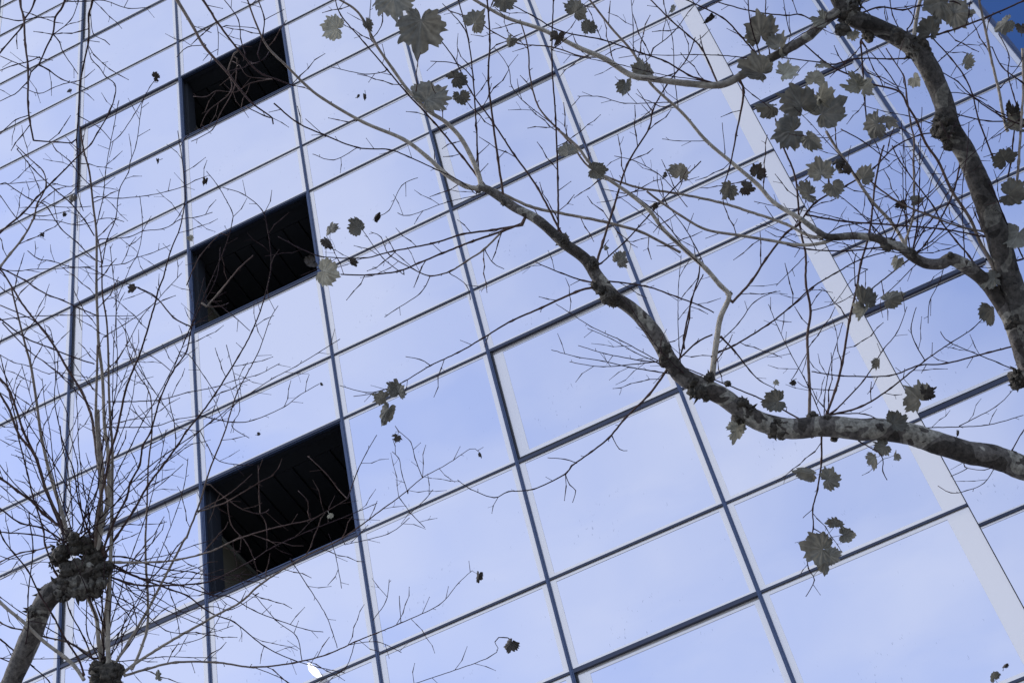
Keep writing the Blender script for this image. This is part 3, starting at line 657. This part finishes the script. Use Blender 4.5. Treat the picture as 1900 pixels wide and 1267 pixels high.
# leaves: tree x y size tipAngle(deg, image, 0=right 90=down) kind  (g grey, l light, d dark dry, c curled grey, m curled dark)
LV='''
2 732 8 62 80 g;2 618 52 44 190 l;2 780 55 84 95 g;2 682 45 24 60 c;2 884 38 44 -50 g;2 935 4 36 100 g;2 946 78 30 120 c;2 1070 17 38 -60 g;2 1090 52 32 -100 g;2 1034 72 32 100 m;2 849 143 40 -40 g;2 800 178 62 -50 g;2 856 182 30 80 g;2 1192 130 42 -90 g;2 1161 162 34 90 g
2 663 178 10 90 m;2 677 179 14 90 m;2 1320 38 30 150 m;2 1248 17 14 30 l;2 1410 55 62 -110 g;2 1447 82 48 -60 g;2 1402 132 70 -150 g;2 1462 136 44 -30 l;2 1512 145 32 -80 l;2 1426 197 50 170 g;2 1483 185 72 -100 g;2 1537 205 70 -30 g;2 1524 176 50 -90 l;2 1462 245 58 170 g;2 1507 260 44 40 g
2 1582 155 52 -150 l;2 1604 160 34 -60 l;2 1528 120 22 -90 c;2 1620 232 50 170 c;2 1650 226 36 50 c;2 1522 315 46 -100 g;2 1556 298 40 -60 m;2 1568 320 30 60 m;2 1495 358 46 180 g;2 1548 350 34 70 g;2 1604 325 38 -60 g;2 1350 353 34 120 g;2 1405 318 30 -70 m;2 1386 349 28 10 m;2 1262 320 32 -70 c;2 1234 325 9 20 m
2 1053 280 30 -100 g;2 1108 315 38 0 g;2 1213 382 18 -60 m;2 1673 380 24 -60 m;2 1702 372 26 -10 g;2 1598 556 50 -100 g;2 1602 580 44 90 l;2 1655 553 42 -20 g;2 1664 487 28 110 l;2 1700 735 48 -140 g;2 1722 728 28 -30 m;2 1631 676 28 90 c;2 1470 707 18 180 m;2 1440 710 12 60 l;2 1436 746 46 170 g;2 1367 802 44 100 l;2 1664 782 40 -30 g;2 1638 792 18 -100 m
2 1637 829 30 160 g;2 1624 853 34 110 g;2 1661 846 22 140 g;2 1778 803 14 90 m;2 1499 877 48 -170 g;2 1541 888 36 -20 g;2 1550 970 28 -80 c;2 1573 992 36 0 g;2 1514 1016 62 190 g;2 1543 1028 34 -10 g;2 1532 1048 36 80 g;2 664 420 38 -140 g;2 697 402 22 -60 m;2 614 425 24 -110 c;2 607 449 30 50 m;2 608 506 44 10 l;2 653 490 24 60 m;2 576 488 26 150 m
2 718 766 46 110 g;2 738 722 36 -80 g;2 707 736 30 -150 g;2 736 813 16 110 m;2 1150 480 28 -40 c;2 1125 460 10 0 l;2 1742 14 62 110 g;2 1780 24 50 0 g;2 1728 52 48 -90 g;2 1793 113 32 -60 l;2 1862 45 40 160 g;2 1895 55 26 90 m;2 1880 205 44 -100 m;2 1884 240 56 170 g;2 1862 292 42 -120 g;2 1882 362 56 0 g;2 1886 440 52 110 g;2 1836 518 44 -160 g;2 1840 582 46 110 g;2 1700 150 28 40 l;2 1522 36 34 190 l;2 1583 65 22 80 l
1 948 1195 28 100 m;1 888 1069 22 100 m;1 892 843 12 90 m;1 595 714 10 60 m;1 480 805 7 0 m;1 293 1253 20 -80 l;1 380 338 22 100 m;1 290 143 14 -20 m;1 292 299 12 90 m;1 353 442 12 60 l;1 247 536 20 150 m;1 135 368 16 100 m;1 118 398 14 130 m;1 79 437 12 90 m;1 128 168 10 120 m;1 612 955 14 120 l;2 1843 1253 24 -120 g;2 1864 1232 16 -80 m
'''

class Tube:
    def __init__(s): s.v = []; s.f = []; s.tone = []; s.old = []
    def add(s, pts, rad, sides, tone, old, lump=0.0, seed=0):
        n = len(pts); base = len(s.v)
        t0 = (pts[1]-pts[0]).normalized()
        nrm = t0.cross(Vector((.3, .2, .93))).normalized()
        for i in range(n):
            t = (pts[min(i+1, n-1)]-pts[max(i-1, 0)])
            if t.length < 1e-9: t = t0
            t.normalize(); nrm = (nrm - t*nrm.dot(t)); nrm.normalize(); bn = t.cross(nrm)
            for k in range(sides):
                a = 2*math.pi*k/sides
                d = nrm*math.cos(a)+bn*math.sin(a)
                r = rad[i]
                if lump:
                    p = pts[i]+d*r
                    r *= 1 + lump*(noise.fractal(p*7+Vector((seed,0,0)), 1.0, 2.0, 4) + .55*max(0, noise.noise(p*26))+.25*noise.noise(p*60))
                s.v.append(pts[i]+d*r); s.tone.append(tone if not isinstance(tone, list) else tone[i]); s.old.append(old if not isinstance(old, list) else old[i])
        for i in range(n-1):
            for k in range(sides):
                k2 = (k+1) % sides
                s.f.append((base+i*sides+k, base+i*sides+k2, base+(i+1)*sides+k2, base+(i+1)*sides+k))
        s.f.append(tuple(base+k for k in range(sides))[::-1]); s.f.append(tuple(base+(n-1)*sides+k for k in range(sides)))
    def lumpball(s, c, r, seed, old=2.0):
        bm = bmesh.new(); bmesh.ops.create_icosphere(bm, subdivisions=4 if r > .02 else 3, radius=1)
        base = len(s.v); sq = Vector((1+.25*noise.noise(c*9), 1+.25*noise.noise(c*9+Vector((5,0,0))), 1+.25*noise.noise(c*9+Vector((0,7,0)))))
        for vv in bm.verts:
            d = vv.co.copy(); p = c + d*r
            wv = noise.noise(p*(.8/r)+Vector((0,seed,0))); k = 1 + .38*noise.fractal(p*(.5/r)+Vector((seed,0,0)), 1.0, 2.0, 5) - .34*max(0, .22-abs(wv))/.22*.6 + .05 + .13*noise.noise(p*(3.1/r)) + .10*abs(noise.noise(p*(7/r)))
            s.v.append(c + Vector((d.x*sq.x, d.y*sq.y, d.z*sq.z))*r*k); s.tone.append(.3); s.old.append(old)
        for f in bm.faces: s.f.append(tuple(base+q.index for q in f.verts))
        bm.free()
    def build(s, name, parent, porg, org=None, mt=None):
        org = Vector(org) if org is not None else s.v[0].copy()
        me = bpy.data.meshes.new(name); me.from_pydata([tuple(q-org) for q in s.v], [], s.f)
        me.materials.append(mt or M['bark'])
        for nm, dat in (('tone', s.tone), ('old', s.old)):
            a = me.attributes.new(nm, 'FLOAT', 'POINT'); a.data.foreach_set('value', dat)
        me.polygons.foreach_set('use_smooth', [True]*len(me.polygons)); me.update()
        return link(name, me, parent, org-Vector(porg))
DEP = {1: 6.0, 2: 5.5, 3: 5.2}
placed = {1: [], 2: [], 3: []}          # samples (x, y, depth, halfwidth px)
HASH = {}
def reg(t, x, y, d, hw):
    placed[t].append((x, y, d, hw)); HASH.setdefault((t, int(x//40), int(y//40)), []).append((x, y, d, hw))
def near(t, x, y, thr):
    best = None
    cx, cy = int(x//40), int(y//40)
    for a in range(-2, 3):
        for b_ in range(-2, 3):
            for q in HASH.get((t, cx+a, cy+b_), ()):
                dd = math.hypot(q[0]-x, q[1]-y) - q[3]
                if dd < thr and (best is None or dd < best[0]): best = (dd, q)
    return best
def field(t, x, y): return DEP[t] + .45*noise.noise(Vector((x/420, y/420, t*3.3)))
def smooth(pts, step):
    """Catmull-Rom through the traced points -> dense list of (x, y, u)"""
    out = []; n = len(pts)
    Lc = [0]
    for i in range(1, n): Lc.append(Lc[-1]+math.dist(pts[i], pts[i-1]))
    for i in range(n-1):
        p0 = pts[max(i-1, 0)]; p1 = pts[i]; p2 = pts[i+1]; p3 = pts[min(i+2, n-1)]
        seg = math.dist(p1, p2); k = max(1, int(seg/step))
        for j in range(k):
            t = j/k
            q = [0.5*((2*p1[a]) + (-p0[a]+p2[a])*t + (2*p0[a]-5*p1[a]+4*p2[a]-p3[a])*t*t + (-p0[a]+3*p1[a]-3*p2[a]+p3[a])*t**3) for a in (0, 1)]
            out.append((q[0], q[1], (Lc[i]+t*seg)/Lc[-1], j == 0))
    out.append((pts[-1][0], pts[-1][1], 1.0, True))
    return out, Lc[-1]
def inframe(x, y, m=60): return -m < x < PW+m and -m < y < PH+m
roots = {}
TREEINFO = {1: 'pollarded plane tree at lower left with burred heads and many straight bare shoots',
            2: 'plane tree on the right with thick mottled limbs and many grey leaves',
            3: 'plane tree whose thin leafless dark branches hang in from the top left corner'}
base_pt = {1: at(-160, 1650, 6.0), 2: at(2260, 1320, 5.5), 3: None}
for t in (1, 2): base_pt[t] = Vector((base_pt[t].x, base_pt[t].y, 0))
base_pt[3] = Vector((-7.0, 1.2, 0))
TO = {}
for t in (1, 2, 3):
    roots[t] = empty('plane_tree', base_pt[t]); tag(roots[t], TREEINFO[t], 'tree', 'bare plane trees in front of the glass building'); TO[t] = base_pt[t]
trng = random.Random(11)
def sidetwigs(T, t, dense, dmap, w, rngl, level=0, tone=.1, dens=1.0):
    """small lateral twigs grown along a branch, alternating sides, kinked at their nodes"""
    n = len(dense); acc = trng.uniform(15, 45); side = trng.choice((-1, 1)); last = None
    for i in range(1, n-1):
        x, y = dense[i][0], dense[i][1]
        seg = math.dist(dense[i][:2], dense[i-1][:2]); acc -= seg
        if acc > 0: continue
        u = dense[i][2]
        acc = trng.uniform(24, 62)/dens * (1.25-.5*u)
        side = -side
        if not inframe(x, y, 30): continue
        tx, ty = dense[i+1][0]-dense[i-1][0], dense[i+1][1]-dense[i-1][1]
        if u is None: continue
        a = math.atan2(ty, tx) + side*trng.uniform(.55, 1.05)
        if trng.random() < .38: Ln = trng.uniform(4, 8); nseg = 1
        else: Ln = trng.uniform(*rngl)*(1-.35*u); nseg = max(1, int(Ln/16))
        ww = max(1.35, min(w[i]*.62, 1.9))
        d0 = dmap[i]; dd = trng.uniform(-.5, .5)
        pts = [at(x, y, d0)]; rad = [ww/2*d0/F]; cx, cy = x, y; k2 = []; zs = trng.choice((-1, 1)); upb = trng.uniform(-.02, .09)
        for sgm in range(nseg):
            zs = -zs; a += zs*trng.uniform(.05, .36) + upb*math.sin(-1.65-a) + trng.uniform(-.1, .1); l = Ln/nseg*trng.uniform(.75, 1.25)
            cx += math.cos(a)*l; cy += math.sin(a)*l; d0 += dd*l*DEP[t]/F
            r = ww*(1-.38*(sgm+1)/nseg)/2*d0/F
            pts.append(at(cx-math.cos(a)*2.2, cy-math.sin(a)*2.2, d0)); rad.append(r*.95)
            pts.append(at(cx, cy, d0)); rad.append(r*1.8)       # swollen node
            k2.append((cx, cy, a, d0))
        T.add(pts, rad, 4, tone, 0.0)
        if len(k2) > 1 and level < 1:
            for (qx, qy, qa, qd) in k2[:-1]:
                if trng.random() < .22:
                    s2 = trng.choice((-1, 1)); l2 = trng.uniform(5, 22); a2 = qa + s2*trng.uniform(.6, 1.1)
                    ex, ey = qx+math.cos(a2)*l2, qy+math.sin(a2)*l2
                    r = ww*.5/2*qd/F
                    T.add([at(qx, qy, qd), at((qx+ex)/2+1, (qy+ey)/2, qd), at(ex-math.cos(a2)*2, ey-math.sin(a2)*2, qd), at(ex, ey, qd)], [r, r*.9, r*.85, r*1.3], 4, tone, 0.0)
rows_b = [l for l in BR.strip().split('\n') if l.strip()]
# further thin whips between the traced shoots
wr = random.Random(5)
def whip(t, x, y, a, Ln, w0):
    pts = [(x, y)]; n = max(4, int(Ln/45)); bend = wr.uniform(-.06, .06)
    for i in range(n):
        a += bend + wr.choice((-1, 1))*wr.uniform(.02, .12); x += math.cos(a)*Ln/n; y += math.sin(a)*Ln/n; pts.append((x, y))
    rows_b.append('%d %.1f 1: ' % (t, w0) + ' '.join('%.0f,%.0f' % p for p in pts))
for i in range(15): whip(1, 148+wr.uniform(-42, 36), 1000+wr.uniform(-10, 20), math.radians(wr.uniform(-160, -20)), wr.uniform(260, 640), wr.uniform(1.8, 2.4))
for i in range(9): whip(1, 196+wr.uniform(-15, 15), 1225+wr.uniform(-10, 20), math.radians(wr.uniform(-150, -5)), wr.uniform(200, 480), wr.uniform(1.8, 2.4))
for i in range(4): whip(1, 185, 1060, math.radians(wr.uniform(-25, 40)), wr.uniform(200, 420), wr.uniform(1.7, 2.3))
SEG = [(1265,697),(1345,738),(1530,790),(1690,474),(1650,453),(1587,438),(1790,492),(1855,450),(1835,390),(1812,330),(1765,240),(1725,130),(1665,70),(1585,35),(1889,600),(1310,499),(1353,547),(1085,480),(1428,110),(1336,158)]
for i in range(34):
    q = wr.choice(SEG); whip(2, q[0], q[1], math.radians(wr.uniform(-175, -35)), wr.uniform(140, 330), wr.uniform(1.7, 2.4))
# register burrs first so shoots can root in them
LUMP = {1: [], 2: [], 3: []}
for q in LUMPS.replace('\n', ';').split(';'):
    q = q.split()
    if len(q) == 4: LUMP[int(q[0])].append((float(q[1]), float(q[2]), float(q[3])))
limbs = {1: [], 2: [], 3: []}
for line in rows_b:
    head, body = line.split(':'); h = head.split()
    t, w0, w1 = int(h[0]), float(h[1]), float(h[2]); fl = h[3] if len(h) > 3 else ''
    P = [tuple(map(float, q.split(','))) for q in body.split()]
    big = 'L' in fl
    if t == 2 and not big and P[-1][1] < -1 and w1 > .9:      # shoots run on past the top of the picture
        ux, uy = P[-1][0]-P[-2][0], P[-1][1]-P[-2][1]; ul = math.hypot(ux, uy)
        P.append((P[-1][0]+ux/ul*70+8, P[-1][1]+uy/ul*70)); P.append((P[-1][0]+ux/ul*60-10, P[-1][1]+uy/ul*60-10)); w1 *= .8
    # root the line on what is already there
    e0 = near(t, *P[0], 16 + w0/2); e1 = near(t, *P[-1], 16 + w1/2)
    if not big and e1 and (not e0 or (e1[0] < e0[0]-3 and w1 >= w0*.8)):
        P = P[::-1]; w0, w1 = w1, w0; e0 = e1
    dense, Lpx = smooth(P, 5 if big else 7)
    if e0:
        q = e0[1]; dstart = q[2]
        if e0[0] + q[3] > 2 and w0 < 2*q[3]+8: dense.insert(0, (q[0], q[1], 0.0, False))
    else: dstart = field(t, *P[0])
    slope = (0 if big else trng.uniform(-.42, .42))
    if w0 >= 7 and not big: slope *= .4
    Lm = Lpx*DEP[t]/F
    dmap = [dstart + slope*Lm*d[2] + (0 if big else .02*math.sin(d[2]*7)) for d in dense]
    if big and not e0: dmap = [DEP[t] for _ in dense]
    wl = [w0 + (w1-w0)*d[2]**.8 for d in dense]
    pts = []; rad = []
    for i, d in enumerate(dense):
        k = 0 if big or w0 > 6 else .35
        pts.append(at(d[0]+trng.uniform(-k, k), d[1]+trng.uniform(-k, k), dmap[i]))
        if w0 < 3.2 and not big: wl[i] = max(wl[i]*1.16, 1.35)
        bump = 1.0
        if not big and d[3] and 0 < i < len(dense)-1: bump = 1.4 if w0 < 6 else 1.08
        rad.append(max(wl[i], .9)/2*dmap[i]/F*bump)
    for i, d in enumerate(dense): reg(t, d[0], d[1], dmap[i], wl[i]/2)
    T = Tube()
    pale = 'p' in fl
    if big:
        T.add(pts, [q_*.94 for q_ in rad], 28, (.15 if 'D' in fl else .5), [1.0]*len(pts), lump=.115, seed=len(rows_b)); name = 'limb'  # D limbs: shade painted in through a lower bark tone
        limbs[t].append((T, [(d[0], d[1]) for d in dense]))
        T.name = name; T.t = t
        continue
    tone = [min(1, max(0, ((x-2.2)/7) + (.42 if pale else -.02)*(1-.5*dense[i][2]))) for i, x in enumerate(wl)]
    T.add(pts, rad, 10 if w0 > 5 else 6, tone, [max(0, min(1, (x-11)/6)) for x in wl], lump=.06 if w0 > 5 else 0)
    dens = {1: 1.45, 2: 1.15, 3: 1.1}[t]
    if Lpx > 60: sidetwigs(T, t, dense, dmap, wl, (18, 70) if w0 < 3.2 else (22, 115), 0, .25 if pale else .06, dens)
    nm = 'branch' if max(w0, w1) >= 2.5 else 'twig'
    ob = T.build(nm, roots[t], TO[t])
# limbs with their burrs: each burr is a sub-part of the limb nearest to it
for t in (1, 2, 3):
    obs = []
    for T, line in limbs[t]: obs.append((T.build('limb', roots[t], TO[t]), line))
    for n_, (x, y, r) in enumerate(LUMP[t]):
        e = near(t, x, y, 60); d = e[1][2] if e else DEP[t]
        best = min(obs, key=lambda o_: min(math.hypot(x-a, y-b_) for a, b_ in o_[1])) if obs else None
        B = Tube(); c = at(x, y, d + trng.uniform(-.02, .02)); B.lumpball(c, r*d/F*(.80 if t == 1 else .88), n_*3.7, 1.35 if t == 1 and y > 1062 and y < 1150 else 2.0)
        # rough spurs and flakes round the burr
        for q in range(int(5+r*.5)):
            dv = Vector((trng.gauss(0,1), trng.gauss(0,1), trng.gauss(0,1))).normalized(); rr = r*d/F
            p0 = c+dv*rr*.8; p1 = c+dv*rr*trng.uniform(1.08, 1.32)+Vector((trng.gauss(0,1), trng.gauss(0,1), trng.gauss(0,1)))*rr*.10
            B.add([p0, (p0+p1)/2, p1], [rr*.16, rr*.10, rr*.015], 5, .2, 2.0)
        par = best[0]; porg = Vector(TO[t]) + Vector(par.location)
        B.build('burr', par, porg, c)
# trunks down to the ground
def trunk(t, top, r):
    T = Tube(); b0 = Vector(base_pt[t]); n = 26; pts = []; rad = []
    for i in range(n):
        u = i/(n-1); p = b0.lerp(top, u); p += Vector((noise.noise(Vector((u*3, t, 0)))*.12*u*(1-u)*4, noise.noise(Vector((u*3, t, 5)))*.12*u*(1-u)*4, 0))
        pts.append(p - Vector((0,0,.1 if i == 0 else 0))); rad.append(r*(1.5-.5*min(1, u*6)) if u < .17 else r*(1-.25*u))
    T.add(pts, rad, 28, .5, 1.0, lump=.10); T.build('trunk', roots[t], TO[t], b0)
trunk(1, at(-48, 1450, 6.0), .11); 
trunk(2, at(2200, 1165, 5.5), .13)
lp = at(-400, -300, 5.2)
trunk(3, Vector((-6.9, 1.3, 7.2)), .15)
T = Tube(); a_, b_ = Vector((-6.9, 1.3, 7.1)), lp
T.add([a_.lerp(b_, i/12)+Vector((0,0,.5*math.sin(i/12*math.pi))) for i in range(13)], [.10-.085*i/12 for i in range(13)], 18, .5, 1.0, lump=.08)
T.build('limb', roots[3], TO[3])

# ------------------------------------------------------------ leaves
def interp(tab, a):
    for i in range(len(tab)-1):
        if tab[i][0] <= a <= tab[i+1][0]:
            u = (a-tab[i][0])/(tab[i+1][0]-tab[i][0]); return tab[i][1]+(tab[i+1][1]-tab[i][1])*u
    return tab[-1][1]
def leafmesh(t, x, y, size, ang, kind, n):
    lr = random.Random(n*17+3)
    e = near(t, x, y, 70)
    d = (e[1][2] if e else DEP[t]) - lr.uniform(.01, .07)
    d = min(max(d, DEP[t]-.9), DEP[t]+.6)
    rad = size*d/F*.68
    sn = lr.uniform(-.10, .06); tips = [(-172,.12),(-155,.40),(-138,.50),(-128,.66+lr.uniform(-.08,.05)),(-112,.68+sn),(-98,.72),(-84,.92+lr.uniform(-.1,.05)),(-74,.84),(-62,.84+sn),(-54,.88),(-42,1.02),(-33,.92),(-23,.90+sn),(-12,.98),(0,1.16+lr.uniform(-.06,.06)),(11,.98),(23,.90+sn),(32,.92),(42,1.02),(54,.88),(62,.84+sn),(74,.84),(84,.92+lr.uniform(-.1,.05)),(98,.72),(112,.68+sn),(128,.66+lr.uniform(-.08,.05)),(138,.50),(155,.40),(172,.12)]
    NA, NR = 96, 7
    vs = []; vein = []; torn = kind in 'cml' and lr.random() < .7
    fold = lr.uniform(-.8, .8); curl = {'g': .85, 'l': .8, 'c': 1.4, 'm': 1.8}[kind]*lr.uniform(.5, 1.2)*lr.choice((-1, 1))
    cup = lr.uniform(-.25, .35); nz = lr.uniform(0, 50)
    bite = lr.uniform(-170, 170); bw = lr.uniform(10, 26)
    for r_ in range(NR+1):
        for k in range(NA+1):
            th = -172 + 344*k/NA
            R_ = interp(tips, th)*(1 + (.15+.24*abs(noise.noise(Vector((k*.09, nz, 3)))))*(((k*.19+nz) % 1) - .5)*(1 if r_ == NR else .25) + .05*noise.noise(Vector((k*.4, nz, 0))))
            if (torn or lr.random() < 0) and abs(th-bite) < bw: R_ *= .55
            if r_ > 4 and torn: R_ *= 1-.22*max(0, noise.noise(Vector((k*.35, nz+9, 0))))
            u = r_/NR; a = math.radians(th)
            X, Y = math.cos(a)*R_*u, math.sin(a)*R_*u
            vd = min(abs(th-v0) for v0 in (0, -41, 41, -84, 84))
            vv = max(0, 1 - math.radians(vd)*R_*u/.035) if u > .02 else 1
            dist_side = abs(((th+360*3) % 14)-7)/7
            vein.append(vv*.5)
            z = cup*(X*X+Y*Y)*.6 + fold*abs(Y)*.7 + .10*noise.noise(Vector((X*2.2+nz, Y*2.2, nz))) + .05*noise.noise(Vector((X*6+nz, Y*6, nz)))+ .03*math.sin(th*.25)*u
            # roll the blade round its length for dry leaves
            if abs(curl) > .3:
                rr = 1/curl; z2 = rr - math.cos(Y/rr)*(rr - z); Y2 = math.sin(Y/rr)*(rr - z); z, Y = z2, Y2
                c2 = .35*curl; rr = 1/c2; z2 = rr - math.cos(X/rr)*(rr-z); X = math.sin(X/rr)*(rr-z); z = z2
            vs.append(Vector((X-.28, Y, z)))
    fs = []
    for r_ in range(NR):
        for k in range(NA):
            a = r_*(NA+1)+k; fs.append((a, a+1, a+NA+2, a+NA+1))
    # orient: leaf x-axis along the tip direction in the picture, face roughly to the camera, then tilt
    A = math.radians(ang); ix = rt*math.cos(A) - up*math.sin(A); iz = -fw; iy = iz.cross(ix)
    m3 = Matrix((ix, iy, iz)).transposed()
    m3 = m3 @ Matrix.Rotation(lr.uniform(-.7, .7), 3, 'X') @ Matrix.Rotation(lr.uniform(-.65, .65), 3, 'Y')
    c = at(x, y, d)
    W = [m3 @ (v*rad) for v in vs]
    base = W[0].copy()
    # petiole to the nearest twig
    tone = []
    if e:
        q = e[1]; tgt = at(q[0], q[1], q[2]) - c
        if (tgt-base).length > rad*2.6: tgt = base + (tgt-base).normalized()*rad*1.2
    else: tgt = base - ix*rad*.9
    s_ = Tube(); mid = (base+tgt)/2 + Vector((lr.gauss(0,1), lr.gauss(0,1), lr.gauss(0,1)))*rad*.08
    s_.add([base, mid, tgt], [.0009, .0009, .0012], 5, 0, 0)
    nb_ = len(W)
    me = bpy.data.meshes.new('leaf'); me.from_pydata([tuple(v) for v in W]+[tuple(v) for v in s_.v], [], fs+[tuple(nb_+i for i in f) for f in s_.f])
    me.materials.append(M[kind]); a = me.attributes.new('vein', 'FLOAT', 'POINT'); a.data.foreach_set('value', vein+[.2]*len(s_.v))
    me.polygons.foreach_set('use_smooth', [True]*len(me.polygons)); me.update()
    link('leaf', me, roots[t], c - Vector(TO[t]))
n_ = 0
for q in LV.replace('\n', ';').split(';'):
    q = q.split()
    if len(q) == 6:
        leafmesh(int(q[0]), *map(float, q[1:5]), q[5], n_); n_ += 1
